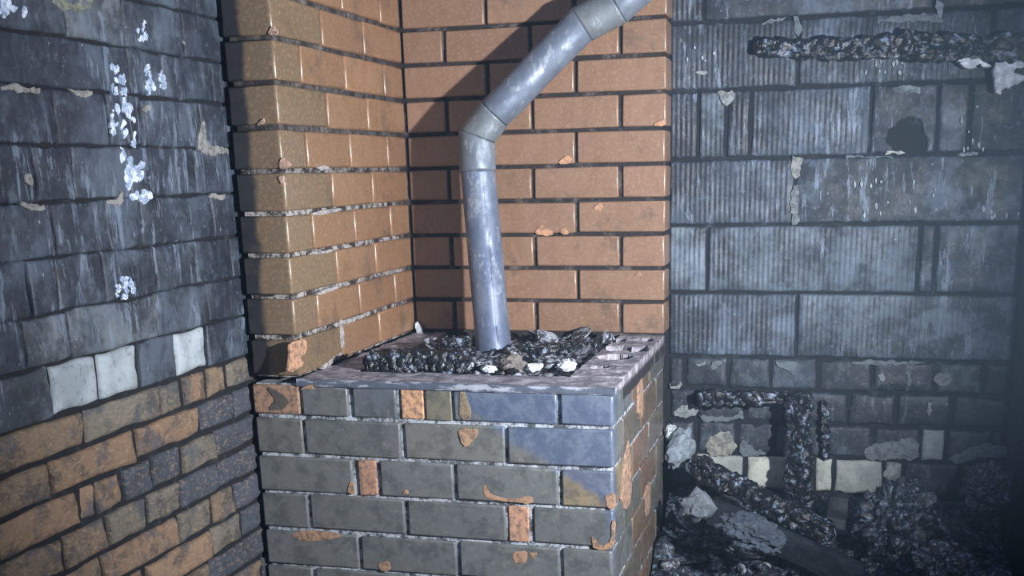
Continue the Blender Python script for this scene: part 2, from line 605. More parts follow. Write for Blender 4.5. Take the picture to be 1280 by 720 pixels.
# ---- grey block wall at the back right
wall_back = put('wall_back', box_mesh('wall_back', XL, 2.6, YB, YB + .2, FLOOR, 1.5), 'mortar_back', kind='structure')
tag(wall_back, 'sooty wall of large grey blocks over old brick, right of the chimney')
BF = (Vector((0, YB, 0)), Vector((1, 0, 0)), Vector((0, 0, 1)), Vector((0, -1, 0)))
D0 = (.026, .035, .052); D1 = (.036, .049, .072); D2 = (.060, .083, .120); D3 = (.105, .142, .185); D4 = (.16, .21, .26)
ZB = [1.50, 1.255, 1.066, .876, .691, .501, .312, .115, -.078]
XR = 1.765
ROWS_B = {
    2: ([836, 880, 1170], [D1, D1, D0], [1, 0, 0]),
    3: ([836, 998, 1240], [D1, D1, D1], [1, 1, 0]),
    4: ([836, 873, 908, 938, 1088, 1172, 1212], [D1, D3, D1, D2, D0, D0, D0], [1, 1, 1, 1, 0, 0, 0]),
    5: ([836, 993, 1330], [D2, D0], [1, 0]),
    6: ([836, 884, 1148, 1169], [D4, D3, D0, D2], [1, 1, 0, 0]),
    7: ([836, 996], [D2, D3], [1, 1]),
}


def hole(u, v):
    # the broken bottom corner of one block
    x0, x1 = 1.385, 1.495
    if not (x0 - .02 < u < x1 + .02): return 0
    a = (u - (x0 + x1) / 2) / (.050 + .022 * noise.noise(Vector((u * 34, v * 34, 2))))
    b = (v - .545) / .052
    return -.055 if a * a + b * b < 1 else 0


for r in range(8):
    z1, z0 = ZB[r], ZB[r + 1]
    zm = (z0 + z1) / 2
    if r in ROWS_B:
        js, cs, rb_ = ROWS_B[r]
        xs = [solve(p, 0, (0, YB, zm)) for p in js]
    else:
        xs = [.78 - (.3 if r else 0) + .6 * i for i in range(2)]; cs = [D0, D1]; rb_ = [1, 1]
    xs = [max(.74, x) for x in xs if x < XR - .02]
    xs.append(XR)
    for i in range(len(xs) - 1):
        if xs[i + 1] - xs[i] < .02: continue
        g = .0045
        c = cs[min(i, len(cs) - 1)]
        v = 1 + rb.uniform(-.1, .1)
        hl = r == 4 and i == 4
        face_piece('block', wall_back, 'block', tuple(a * v for a in c), BF, xs[i] + g, xs[i + 1] - g, z0 + g, z1 - g,
                   proud=.006 + rb.uniform(-.002, .003), depth=.03 if not hl else .06, r=.006, rough=.002, nu=8 if not hl else 40,
                   nv=6 if not hl else 30, wob=.003, rib=.0145 if rb_[min(i, len(rb_) - 1)] else 0, tilt=.003, cut=hole if hl else None)
# old bricks below
ZO = [-.078] + [hit(950, y, 1, YB)[2] for y in (487, 527, 568, 612, 652, 692, 735)] + [FLOOR]
ROWS_O = [
    ([836, 856, 911, 963, 1022, 1090, 1170, 1230], [D1, D1, D1, D2, D0, D0, D1, D0]),
    ([836, 870, 932, 985, 1060, 1120, 1190], [D1, D1, D0, D0, D0, D0, D0]),
    ([836, 870, 920, 968, 1030, 1090, 1150, 1182, 1240], [D0, D1, D0, D1, D0, D1, (.30, .35, .38), D1, D0]),
    ([836, 868, 931, 1018, 1042, 1104, 1128, 1200], [D2, (.36, .40, .38), (.58, .62, .56), (.50, .54, .50), (.42, .45, .43), (.22, .25, .26), D0, D0]),
    ([836, 895, 960, 1020, 1062, 1085, 1160], [D0, D1, D0, D1, (.20, .23, .23), D0, D0]),
    ([836, 920, 1010, 1090, 1180], [D0, D0, D0, D0, D0]),
    ([836, 880, 960, 1050, 1140], [D0, D0, D0, D0, D0]),
    ([836, 920, 1010, 1100], [D0, D0, D0, D0]),
]
for r, (js, cs) in enumerate(ROWS_O):
    z1, z0 = ZO[r], ZO[r + 1]
    zm = (z0 + z1) / 2
    xs = [max(.74, solve(p, 0, (0, YB, zm))) for p in js] + [XR]
    for i in range(len(xs) - 1):
        c = cs[i]; g = .005
        pale = c[0] > .19
        face_piece('brick', wall_back, 'pale' if pale else 'oldbrick', c, BF, xs[i] + g, xs[i + 1] - g, z0 + g, z1 - g,
                   proud=.008 + rb.uniform(-.005, .004), depth=.03, r=.009, rough=.004, nu=6, nv=4, wob=.006, tilt=.006)
PL = (.34, .38, .40); PD = (.17, .21, .25)
for pts, c in (([(842, 512), (866, 503), (874, 512), (868, 520), (845, 522)], PL), ([(884, 548), (893, 541), (915, 540), (922, 566), (890, 572), (884, 562)], (.38, .40, .36)),
               ([(925, 546), (940, 560), (960, 566), (940, 572), (924, 570)], PD), ([(836, 480), (851, 474), (853, 484), (838, 486)], PL),
               ([(870, 518), (905, 522), (925, 518), (928, 512), (930, 525), (880, 527)], PD), ([(868, 453), (880, 452), (884, 456), (872, 458)], PL),
               ([(965, 452), (992, 450), (1000, 458), (990, 470), (984, 462)], PD), ([(1098, 468), (1106, 466), (1107, 476), (1100, 477)], PL),
               ([(1132, 462), (1138, 462), (1139, 482), (1133, 482)], PD), ([(1168, 468), (1185, 464), (1190, 474), (1178, 484), (1170, 480)], (.24, .27, .30)),
               ([(1158, 505), (1164, 504), (1165, 520), (1160, 522)], PL), ([(1078, 562), (1092, 554), (1110, 553), (1140, 548), (1150, 556), (1148, 574), (1110, 574), (1084, 578)], (.22, .26, .29)),
               ([(1185, 572), (1210, 562), (1232, 554), (1262, 560), (1262, 572), (1220, 572), (1195, 580)], PD),
               ([(1104, 584), (1126, 578), (1124, 588), (1112, 598), (1104, 596)], (.40, .44, .45)),
               ([(986, 196), (1006, 197), (1000, 205), (998, 222), (992, 222)], (.34, .36, .36)), ([(986, 245), (992, 232), (999, 232), (998, 281), (990, 281)], (.24, .28, .31)),
               ([(894, 114), (920, 113), (912, 132), (906, 130)], (.34, .38, .40)), ([(990, 18), (1000, 20), (1001, 42), (994, 46)], PD),
               ([(950, 28), (985, 20), (978, 27), (955, 31)], PD), ([(865, 90), (886, 87), (884, 91), (870, 93)], PL), ([(1118, 106), (1152, 107), (1150, 117), (1135, 116)], (.26, .31, .36)),
               ([(1106, 190), (1130, 188), (1132, 192), (1108, 193)], (.55, .58, .58)), ([(1195, 192), (1223, 190), (1222, 194), (1200, 195)], (.30, .36, .42)),
               ([(1055, 194), (1080, 195), (1116, 195), (1114, 197), (1058, 197)], PD), ([(886, 462), (894, 450), (905, 451), (896, 462)], PD),
               ([(1060, 452), (1090, 450), (1160, 452), (1150, 455), (1080, 456)], PD), ([(1090, 25), (1150, 16), (1178, 22), (1178, 32), (1168, 26), (1120, 28)], PD),
               ([(1168, 0), (1178, 0), (1179, 22), (1171, 24)], (.26, .31, .38)), ([(1252, 424), (1266, 420), (1265, 448), (1258, 446)], PD)):
    patch('plaster_patch', wall_back, 'patch', pts, 1, YB - .009, .003, color=tuple(q * .8 for q in c), wob=.006, step=.008)
# small pale drips and spatters
rd = random.Random(5)
for (cx, cy, n, sx, sy) in ((1090, 245, 9, 22, 26), (1155, 245, 5, 18, 20), (1215, 160, 9, 16, 30), (875, 66, 5, 18, 10), (1100, 85, 6, 25, 8), (1250, 265, 6, 25, 8), (1130, 75, 4, 30, 4)):
    for k in range(n):
        x, y = cx + rd.uniform(-sx, sx), cy + rd.uniform(-sy, sy)
        w, h = rd.uniform(1.2, 2.6), rd.uniform(2, 6)
        patch('lime_drip', wall_back, 'patch', [(x - w, y), (x, y - h), (x + w, y), (x, y + h)], 1, YB - .010, .002, color=(.40, .47, .55), wob=.001, step=.02)

pier = put('trim_1', box_mesh('trim_1', XR, XR + .12, .80, YB, FLOOR, 1.5), 'mortar_back', kind='structure')
tag(pier, 'black return of the block wall at the right edge')
wall_right = put('wall_right', box_mesh('wall_right', 2.6, 2.75, -3.6, YB + .2, FLOOR, 1.5), 'mortar_back', kind='structure')
tag(wall_right, 'soot-black side wall beyond the right edge')

# ================================================================= BRICK FIRE SCREEN (two walls in an L)
screen = empty('brick_chimney_wall', (0.3, D_WALL, 0))
tag(screen, 'L-shaped wall of tan facing brick standing behind and left of the stove', 'chimney wall')


def at(o, me):
    me.transform(Matrix.Translation(-o.location))
    return me


ZTOP = 14
put('mortar_core', at(screen, box_mesh('mortar_core', -.118, .765, D_WALL + .011, YB - .002, 0, ZTOP * H)), 'mortar_screen', screen)
put('mortar_core', at(screen, box_mesh('mortar_core', -.116, -.010, .012, D_WALL + .02, 0, ZTOP * H)), 'mortar_screen', screen)
put('footing', at(screen, box_mesh('footing', -.118, .765, D_WALL + .011, YB - .002, FLOOR, 0)), 'mortar_screen', screen)
OR = (.285, .166, .097); O2 = (.31, .175, .105); OLV = (.165, .125, .080)
J = .0055
for k in range(ZTOP):
    z0, z1 = k * H + J, (k + 1) * H - J
    # back leaf
    if k % 2 == 0:
        xs = [0, HB, 3 * HB, 5 * HB, 6 * HB]
    else:
        xs = [0, 2 * HB, 4 * HB, 6 * HB]
    if k == 8: xs = [0, HB, 3 * HB, 5 * HB, 6 * HB]
    for i in range(len(xs) - 1):
        last = i == len(xs) - 2
        brick(screen, 'tan', (.275, .172, .118), xs[i] + (J if i else .004), xs[i + 1] - (J if not last else .001), D_WALL, D_WALL + (.03 if not last else .115), z0, z1, .0045)
    # left leaf: corner brick first
    ys = [0, 2 * HB, 4 * HB, D_WALL] if k % 2 == 0 else [0, HB, 3 * HB, 5 * HB, D_WALL]
    for i in range(len(ys) - 1):
        y0, y1 = ys[i] + (J if i else 0), ys[i + 1] - (J if i < len(ys) - 2 else .003)
        if i == 0:
            brick(screen, 'tan', OLV, -.125, 0, y0, y1, z0, z1, .0045, .009)
        else:
            brick(screen, 'tan', OR if i > 1 else (.25, .152, .09), -.035, 0, y0, y1, z0, z1, .0062)
SAL = (.66, .36, .22)
for pts in ([(362, 428), (383, 422), (384, 438), (374, 448), (380, 456), (366, 464), (359, 466), (362, 446)],):
    patch('spalled_face', screen, 'patch', pts, 0, .001, .002, color=(.50, .29, .18), wob=.003, step=.008)
for pts in ([(333, 44), (341, 30), (349, 44)], [(348, 210), (352, 195), (362, 203), (364, 206), (356, 212)], [(320, 157), (330, 146), (331, 155)], [(347, 220), (356, 220), (353, 232)]):
    patch('spalled_face', screen, 'patch', pts, 1, -.002, .002, color=(.55, .37, .28), wob=.001, step=.01)
for pts in ([(668, 291), (676, 280), (682, 285), (692, 290), (690, 295), (672, 294)], [(700, 288), (708, 284), (712, 294), (702, 293)],
            [(742, 258), (750, 253), (754, 258), (750, 263), (743, 263)], [(697, 202), (710, 193), (718, 203), (700, 206)], [(815, 157), (830, 148), (831, 158)], [(794, 342), (800, 339), (803, 346), (795, 346)]):
    patch('spalled_face', screen, 'patch', pts, 1, D_WALL - .002, .002, color=(.60, .34, .20), wob=.002, step=.008)
# crusts of pale mortar squeezed from the left leaf's lower joints
for pts in ([(389, 266), (404, 262), (427, 260), (426, 264), (391, 270)], [(385, 315), (400, 314), (415, 311), (416, 315), (388, 319)],
            [(393, 366), (410, 360), (425, 356), (425, 360), (396, 370)], [(415, 405), (435, 398), (455, 392), (456, 396), (420, 409)],
            [(393, 209), (405, 206), (412, 210), (400, 214)], [(398, 460), (424, 440), (428, 443), (404, 463)], [(424, 400), (427, 399), (430, 432), (425, 436)]):
    patch('mortar_smear', screen, 'patch', pts, 0, -.002, .004, color=(.42, .40, .40), wob=.002, step=.008)
patch('mortar_smear', screen, 'white', [(519, 404), (523, 402), (531, 418), (532, 427), (524, 424)], 1, D_WALL - .02, .01, wob=.002)

# ================================================================= STOVE BASE
stove = empty('brick_stove', (.39, .4, FLOOR))
tag(stove, 'square brick stove base with sooty olive bricks and an open ash-filled top', 'stove')
sb = lambda n, *a: put(n, at(stove, box_mesh(n, *a)), 'mortar_base', stove)
sb('mortar_core', -.121, .775, .007, .118, FLOOR, -.016)
sb('mortar_core', .655, .775, .118, D_WALL + .008, FLOOR, -.055)
sb('mortar_core', -.121, .10, .118, D_WALL + .008, FLOOR, -.012)
put('ash_floor', at(stove, box_mesh('ash_floor', .10, .655, .118, D_WALL + .008, FLOOR, -.10)), 'mortar_left', stove)
A1 = (.138, .150, .156); A2 = (.156, .162, .156); A3 = (.120, .140, .162); A4 = (.095, .115, .160)
SALM = (.40, .25, .165)
NR = 9
J = .0045
fr = {0: [(-HB, 0, SALM), (0, HB, A1), (HB, .252, A3), (.258, .317, (.58, .34, .20)), (.322, 3 * HB, (.16, .15, .115)), (3 * HB, 5 * HB, A3), (5 * HB, 6 * HB, A3)],
      1: [(-HB, 0, A2), (0, 2 * HB, A1), (2 * HB, 4 * HB, A2), (4 * HB, 6 * HB, A2)],
      2: [(-HB, HB, A1), (.136, .187, (.42, .24, .16)), (.192, 3 * HB, A1), (3 * HB, 5 * HB, A1), (5 * HB, 6 * HB, (.22, .18, .12))],
      3: [(-HB, 0, A1), (0, 2 * HB, A1), (2 * HB, 4 * HB, A1), (4 * HB, .573, (.48, .28, .19)), (.578, 6 * HB, A1)],
      4: [(-HB, HB, A1), (HB, 3 * HB, A1), (3 * HB, 5 * HB, A1), (5 * HB, 6 * HB, A1)]}
for k in range(NR):
    ztop = -k * H - (J if k else .020)
    z0 = max(-(k + 1) * H + J, FLOOR)
    row = fr.get(k) or ([(-HB, 0, A1), (0, 2 * HB, A1), (2 * HB, 4 * HB, A2), (4 * HB, 6 * HB, A1)] if k % 2 else [(-HB, HB, A1), (HB, 3 * HB, A2), (3 * HB, 5 * HB, A1), (5 * HB, 6 * HB, A1)])
    for i, (a, b, c) in enumerate(row):
        last = i == len(row) - 1
        thin = b - a < .07
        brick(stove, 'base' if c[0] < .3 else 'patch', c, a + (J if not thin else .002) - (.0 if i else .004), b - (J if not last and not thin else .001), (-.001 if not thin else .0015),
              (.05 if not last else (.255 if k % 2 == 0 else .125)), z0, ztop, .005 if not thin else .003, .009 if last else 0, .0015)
    # right face
    ys = [2 * HB, 4 * HB, D_WALL] if k % 2 == 0 else [HB, 3 * HB, 5 * HB, D_WALL]
    for i in range(len(ys) - 1):
        c = [(.15, .105, .075), (.13, .115, .095), (.17, .10, .07), (.11, .11, .10)][(k + i * 3) % 4]
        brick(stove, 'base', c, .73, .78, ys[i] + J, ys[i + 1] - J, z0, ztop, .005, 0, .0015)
# bed of mortar on the front wall, raised slab of hollow brick on the right wall


def height_slab(name, x0, x1, y0, y1, z0, fn, nx, ny, mat, parent):
    v, f = [], []
    for j in range(ny + 1):
        for i in range(nx + 1):
            x = x0 + (x1 - x0) * i / nx; y = y0 + (y1 - y0) * j / ny
            w = noise.noise_vector(Vector((x * 30, y * 30, 1))) * .003 if (i in (0, nx) or j in (0, ny)) else Vector()
            v.append(Vector((x + w.x, y + w.y, fn(x, y))))
    n = nx + 1
    for j in range(ny):
        for i in range(nx):
            a = j * n + i
            f.append((a, a + 1, a + n + 1, a + n))
    rim = list(range(n)) + [j * n + nx for j in range(1, ny + 1)] + [ny * n + i for i in range(nx - 1, -1, -1)] + [j * n for j in range(ny - 1, 0, -1)]
    b = len(v)
    for q in rim: v.append(Vector((v[q].x, v[q].y, z0)))
    m = len(rim)
    for k in range(m):
        f.append((rim[(k + 1) % m], rim[k], b + k, b + (k + 1) % m))
    me = mesh(name, v, f, True)
    me.set_sharp_from_angle(angle=math.radians(50))
    if parent: me.transform(Matrix.Translation(-parent.location))
    return put(name, me, mat, parent)


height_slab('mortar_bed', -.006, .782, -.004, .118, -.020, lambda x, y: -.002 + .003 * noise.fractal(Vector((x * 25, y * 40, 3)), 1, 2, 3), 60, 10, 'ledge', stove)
pits = [(.735, .70, .028, .030), (.690, .545, .040, .042), (.748, .535, .026, .050), (.708, .40, .045, .042), (.700, .245, .024, .018), (.665, .68, .02, .04)]


def pit_top(x, y):
    z = .001 + .003 * noise.fractal(Vector((x * 30, y * 30, 8)), 1, 2, 3)
    for (a, b, c, d) in pits:
        q = ((x - a) / c) ** 2 + ((y - b) / d) ** 2 + .5 * noise.noise(Vector((x * 60, y * 60, 4)))
        if q < 1: z = min(z, -.045)
    return z


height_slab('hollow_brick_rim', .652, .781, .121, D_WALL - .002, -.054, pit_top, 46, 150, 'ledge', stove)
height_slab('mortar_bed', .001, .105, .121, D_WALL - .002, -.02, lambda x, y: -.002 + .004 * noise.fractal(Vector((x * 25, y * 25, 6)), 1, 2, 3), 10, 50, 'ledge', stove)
for pts in ([(502, 482), (528, 482), (526, 500), (527, 522), (505, 523), (503, 500)],) if False else (
        [(573, 535), (598, 535), (596, 545), (583, 561), (575, 552)], [(433, 614), (440, 598), (444, 617), (440, 618)], [(736, 520 + 100), (738, 640)] if False else [(739, 640 + 30), (741, 672), (752, 684), (766, 676), (764, 650), (769, 650), (769, 686), (742, 688)],
        [(604, 608), (606, 605), (612, 618), (640, 624), (666, 620), (667, 630), (640, 628), (606, 624)], [(755, 620), (768, 614), (769, 636), (760, 636)],
        [(372, 487), (392, 478), (393, 487), (384, 486)], [(502, 617), (507, 610), (512, 618)], [(362, 668), (375, 664), (404, 664), (432, 670), (402, 676), (376, 676)],
        [(472, 704), (485, 700), (490, 712), (476, 715)], [(640, 690), (660, 688), (658, 706), (642, 704)], [(660, 690), (672, 690), (668, 700)], [(574, 492), (580, 485), (592, 524), (574, 526)],
        [(556, 705), (560, 690), (548, 682), (540, 684)] if False else [(332, 482), (350, 490), (362, 500), (356, 512), (334, 512), (346, 500)]):
    cc = (.10, .09, .075) if pts[0] == (332, 482) else (.40, .25, .16)
    if pts[0] == (574, 492): cc = (.26, .20, .13)
    patch('spalled_face', stove, 'patch', pts, 1, -.0015, .0012, color=cc, wob=.002, step=.008)
for pts in ([(783, 560), (786, 548), (790, 625), (780, 640), (776, 620)], [(806, 610), (813, 600), (812, 640), (806, 648)], [(797, 480), (803, 470), (804, 520), (798, 525)]):
    patch('spalled_face', stove, 'patch', pts, 0, .781, .002, color=(.42, .27, .19), wob=.002, step=.01)

# ================================================================= STOVE PIPE
PR = .0512
pipe = empty('stove_pipe', (.38, .50, -.03))
tag(pipe, 'bent grey sheet-metal flue pipe rising from the ash bed', 'pipe')


def tube(name, a, b, na, nb, ra, rb2, parent=pipe, n=48, lip=True, dent=0.0):
    a, b = Vector(a), Vector(b)
    ax = (b - a).normalized()
    e1 = ax.cross(Vector((0, 1, 0.01))).normalized(); e2 = ax.cross(e1)
    verts, faces = [], []
    L = (b - a).length
    st = [0, .02, .5, .98, 1] if L > .05 else [0, .1, .5, .9, 1]
    m = 6 if L > .2 else 2
    ts = [0, .006 / L] + [.006 / L + (1 - .012 / L) * i / m for i in range(1, m)] + [1 - .006 / L, 1]
    for q, t in enumerate(ts):
        r = ra + (rb2 - ra) * t
        if lip and (q == 0): r -= .0015
        if lip and q == len(ts) - 1: r += .0012
        for k in range(n):
            th = 2 * math.pi * k / n
            p = e1 * (math.cos(th) * r) + e2 * (math.sin(th) * r)
            # slide along the axis onto the blended mitre plane
            da = -(p.dot(na)) / ax.dot(na); db = -(p.dot(nb)) / ax.dot(nb)
            s = da * (1 - t) + db * t
            c = a.lerp(b, t) + p + ax * s
            if dent: c += p.normalized() * dent * noise.noise(c * 9)
            verts.append(c - parent.location)
    N = len(ts)
    for j in range(N - 1):
        for k in range(n):
            l = (k + 1) % n
            faces.append((j * n + k, j * n + l, (j + 1) * n + l, (j + 1) * n + k))
    me = mesh(name, verts, faces, True)
    me.set_sharp_from_angle(angle=math.radians(40))
    o = put(name, me, 'zinc', parent)
    so = o.modifiers.new('sheet', 'SOLIDIFY'); so.thickness = .0012; so.offset = -1
    return o


P0 = hit(617.5, 441, 1, .57); P1 = hit(597.5, 215, 1, .62); P2 = hit(596, 171, 1, .627)
P3 = hit(617.5, 143, 1, .635); P4 = hit(727, 31, 1, .69); P5 = hit(771, 8, 1, .70); P6 = hit(850, -62, 1, .71)
P0 = P0 + (P0 - P1).normalized() * .03
pts_ = [P0, P1, P2, P3, P4, P5, P6]
dirs = [(pts_[i + 1] - pts_[i]).normalized() for i in range(6)]
nrm_ = [dirs[0]] + [(dirs[i] + dirs[i + 1]).normalized() for i in range(5)] + [dirs[5]]
names = ['lower_pipe', 'elbow_segment', 'elbow_segment', 'upper_pipe', 'elbow_segment', 'upper_pipe']
rad = [(PR * 1.01, PR * .935), (PR * .99, PR * .985), (PR * .965, PR * .965), (PR * .94, PR * .93), (PR * .975, PR * .97), (PR * .945, PR * .945)]
pcol = [(.135, .175, .28), (.18, .22, .27), (.20, .235, .26), (.165, .205, .28), (.21, .24, .265), (.17, .21, .27)]
parts = []
for i in range(6):
    parts.append(tube(names[i], pts_[i], pts_[i + 1], nrm_[i], nrm_[i + 1], rad[i][0], rad[i][1], dent=.002 if i in (0, 3) else .0005))
    parts[-1].color = (*pcol[i], 1)
# folded seam up the lower pipe
d0 = dirs[0]
side = (CAM - P0); side = (side - d0 * side.dot(d0)).normalized()
sx = d0.cross(side).normalized()
if sx.dot(RGT) < 0: sx = -sx
def seam(a, b, off):
    v = []
    dirv = (side * math.cos(off) + sx * math.sin(off)).normalized()
    tv = d0.cross(dirv).normalized()
    for q, r in ((a, rad[0][0]), (b, rad[0][1])):
        base = q + dirv * (r - .001)
        for s, h in ((-.0035, 0), (-.0030, .0018), (.0030, .0018), (.0035, 0)):
            v.append(base + tv * s + dirv * h - pipe.location)
    f = [(i, i + 1, i + 5, i + 4) for i in range(3)] + [(0, 4, 7, 3)]
    me = mesh('folded_seam', v, f, False)
    return put('folded_seam', me, 'zinc', parts[0], (.10, .12, .17))
seam(P0.lerp(P1, .1), P0.lerp(P1, .99), .30)

# ================================================================= ASH BED AND CINDERS
def heap(name, x0, x1, y0, y1, fn, nx, ny, mat):
    v, f = [], []
    for j in range(ny + 1):
        for i in range(nx + 1):
            x = x0 + (x1 - x0) * i / nx; y = y0 + (y1 - y0) * j / ny
            v.append((x, y, fn(x, y)))
    n = nx + 1
    for j in range(ny):
        for i in range(nx):
            a = j * n + i
            f.append((a, a + 1, a + n + 1, a + n))
    return put(name, mesh(name, v, f), mat)


def ash_z(x, y):
    q = Vector((x * 9, y * 9, 1.5))
    z = -.022 + .016 * noise.fractal(q, 1, 2.1, 5)
    d = noise.voronoi(Vector((x * 26, y * 26, 0)))[0]
    z += .020 * (d[1] - d[0]) * .8
    e = min((x - .10) / .05, (.655 - x) / .04, (y - .118) / .03, (D_WALL - y) / .03, 1)
    return max(-.06, z + .018 * min(1, e) - .012)


ash = heap('ash_bed', .098, .656, .116, D_WALL - .002, ash_z, 130, 150, 'ash')
tag(ash, 'grey ash and cinders filling the open top of the brick stove', 'ash', kind='stuff')


def lump_mesh(seed, sub=3, sharp=.5, flat=1.0):
    bm = bmesh.new()
    bmesh.ops.create_icosphere(bm, subdivisions=sub, radius=1)
    sd = Vector((seed * 3.7, seed * 1.3, seed * 7.1))
    for v in bm.verts:
        p = v.co.normalized()
        d = noise.voronoi(p * 1.7 + sd)[0]
        k = .74 + sharp * min(.5, d[1] - d[0]) + .22 * noise.fractal(p * 2.2 + sd, 1, 2, 3)
        if sub > 3:
            d = noise.voronoi(p * 5.5 + sd)[0]
            k += .13 * (min(.6, d[1] - d[0]) - .3) + .06 * noise.fractal(p * 9 + sd, 1, 2, 3)
        v.co = p * k
        v.co.z *= flat
    for f in bm.faces: f.smooth = True
    me = bpy.data.meshes.new('lump')
    bm.to_mesh(me); bm.free()
    me.set_sharp_from_angle(angle=math.radians(38))
    return me


def plate_mesh(seed):
    """a curled flake of burnt stuff"""
    rr = random.Random(seed)
    n, m = 12, 4
    v, f = [], []
    bend = rr.uniform(.15, .6)
    out = [1 + .35 * noise.noise(Vector((math.cos(2 * math.pi * k / n) * 1.4, math.sin(2 * math.pi * k / n) * 1.4, seed))) for k in range(n)]
    for side_ in (1, -1):
        v.append((0, 0, .07 * side_))
        for j in range(1, m):
            for k in range(n):
                a = 2 * math.pi * k / n
                r = out[k] * j / (m - 1)
                x, y = r * math.cos(a), r * math.sin(a) * .7
                z = bend * x * x * .6 + .12 * noise.noise(Vector((x * 2, y * 2, seed)))
                v.append((x, y, z + .07 * side_ * (1 if j < m - 1 else .4)))
    B = 1 + n * (m - 1)
    for s in (0, 1):
        o = s * B
        for k in range(n):
            l = (k + 1) % n
            t = (o, o + 1 + k, o + 1 + l)
            f.append(t if s == 0 else t[::-1])
            for j in range(m - 2):
                q = (o + 1 + j * n + k, o + 1 + (j + 1) * n + k, o + 1 + (j + 1) * n + l, o + 1 + j * n + l)
                f.append(q if s == 0 else q[::-1])
    for k in range(n):
        l = (k + 1) % n
        a = 1 + (m - 2) * n
        f.append((a + k, B + a + k, B + a + l, a + l))
    me = mesh('flake', v, f, True)
    me.set_sharp_from_angle(angle=math.radians(40))
    return me


LUMPS = [lump_mesh(s, 3, .55) for s in range(8)]
BIG = [lump_mesh(s, 5, .35) for s in range(8)]
FLAKES = [plate_mesh(s) for s in range(6)]
_mats = {}


def scatter(name, src, mat, loc, size, rot, label, cat, group=None, color=None):
    key = (src.name, mat)
    if key not in _mats:
        me = src.copy(); me.materials.clear(); me.materials.append(MT[mat]); _mats[key] = me
    o = bpy.data.objects.new(name, _mats[key])
    COL.objects.link(o)
    o.location = loc; o.scale = size if isinstance(size, tuple) else (size,) * 3
    o.rotation_euler = rot
    if color: o.color = (*color, 1)
    return tag(o, label, cat, group)


ORD = ['first', 'second', 'third', 'fourth', 'fifth', 'sixth', 'seventh', 'eighth', 'ninth', 'tenth', 'eleventh', 'twelfth', 'thirteenth', 'fourteenth', 'fifteenth', 'sixteenth', 'seventeenth', 'eighteenth', 'nineteenth', 'twentieth']


def to_px(w):
    d = Vector(w) - CAM
    return 640 + PX + F * d.dot(RGT) / d.dot(FWD), 360 + PY - F * d.dot(UPV) / d.dot(FWD)


def name_each(items):
    """items: (object, kind in the plural, where); each gets a label by its order from the left within its own few"""
    cls = {}
    for o, kind, where in items:
        cls.setdefault((kind, where), []).append(o)
    for (kind, where), os_ in cls.items():
        os_.sort(key=lambda o: to_px(o.location)[0])
        for i, o in enumerate(os_):
            if len(os_) == 1:
                o['label'] = 'the only one of the %s %s' % (kind, where)
            elif i == 0:
                o['label'] = 'leftmost of the %s %s' % (kind, where)
            elif i == len(os_) - 1:
                o['label'] = 'rightmost of the %s %s' % (kind, where)
            else:
                o['label'] = '%s from left of the %s %s' % (ORD[i], kind, where)


rs = random.Random(21)
cnt = 0
items = []
used = []
while cnt < 44:
    x, y = rs.uniform(.13, .63), rs.uniform(.15, .76)
    if (Vector((x, y)) - Vector((P0.x, P0.y))).length < .08: continue
    if x < .33 and y < .40: continue
    s = rs.uniform(.017, .034)
    if any((Vector((x, y)) - u).length < .7 * (s + t) for u, t in used): continue
    used.append((Vector((x, y)), s))
    z = ash_z(x, y) + s * .30
    r = (rs.uniform(-.5, .5), rs.uniform(-.5, .5), rs.uniform(0, 6.3))
    where = ('front' if y < .42 else 'back') + ', ' + ('left' if to_px((x, y, 0))[0] < 612 else 'right') + ' of the flue pipe'
    if cnt % 5 < 2:
        m = 'ash'
        o = scatter('ash_flake', rs.choice(FLAKES), m, (x, y, z + .006), s * 1.3, r, '', 'ash flake', 'ash flakes on the stove')
        items.append((o, 'white ash flakes' if m == 'white' else 'grey ash flakes', 'at the ' + where))
    else:
        m = 'char' if cnt % 2 else 'ash'
        o = scatter('cinder', rs.choice(LUMPS), m, (x, y, z), (s, s * rs.uniform(.6, 1), s * rs.uniform(.45, .8)), r, '', 'cinder', 'cinders on the stove')
        items.append((o, 'black cinders' if m == 'char' else 'ashy cinders', 'at the ' + where))
    cnt += 1
name_each(items)
# named pieces
def on(px, py, z): return hit(px, py, 2, z)
p = on(640, 455, .012)
scatter('stone', LUMPS[2], 'stone', p, (.040, .034, .026), (.1, .2, .5), 'round brown-grey stone in front of the flue pipe foot', 'stone', color=(.19, .175, .165))
for i, (x, y, s, lab) in enumerate(((612, 461, .022, 'white ash lump left of the brown-grey stone'), (668, 459, .026, 'white ash lump just right of the brown-grey stone'),
                                    (708, 457, .034, 'pale greenish-white plaster chunk at the front right of the ash bed'), (575, 452, .022, 'pale ash flake in front of the charred wood lump'))):
    scatter('ash_lump', LUMPS[3 + i], 'white', on(x, y, .004), (s, s * .8, s * .5), (0, 0, i), lab, 'ash lump')


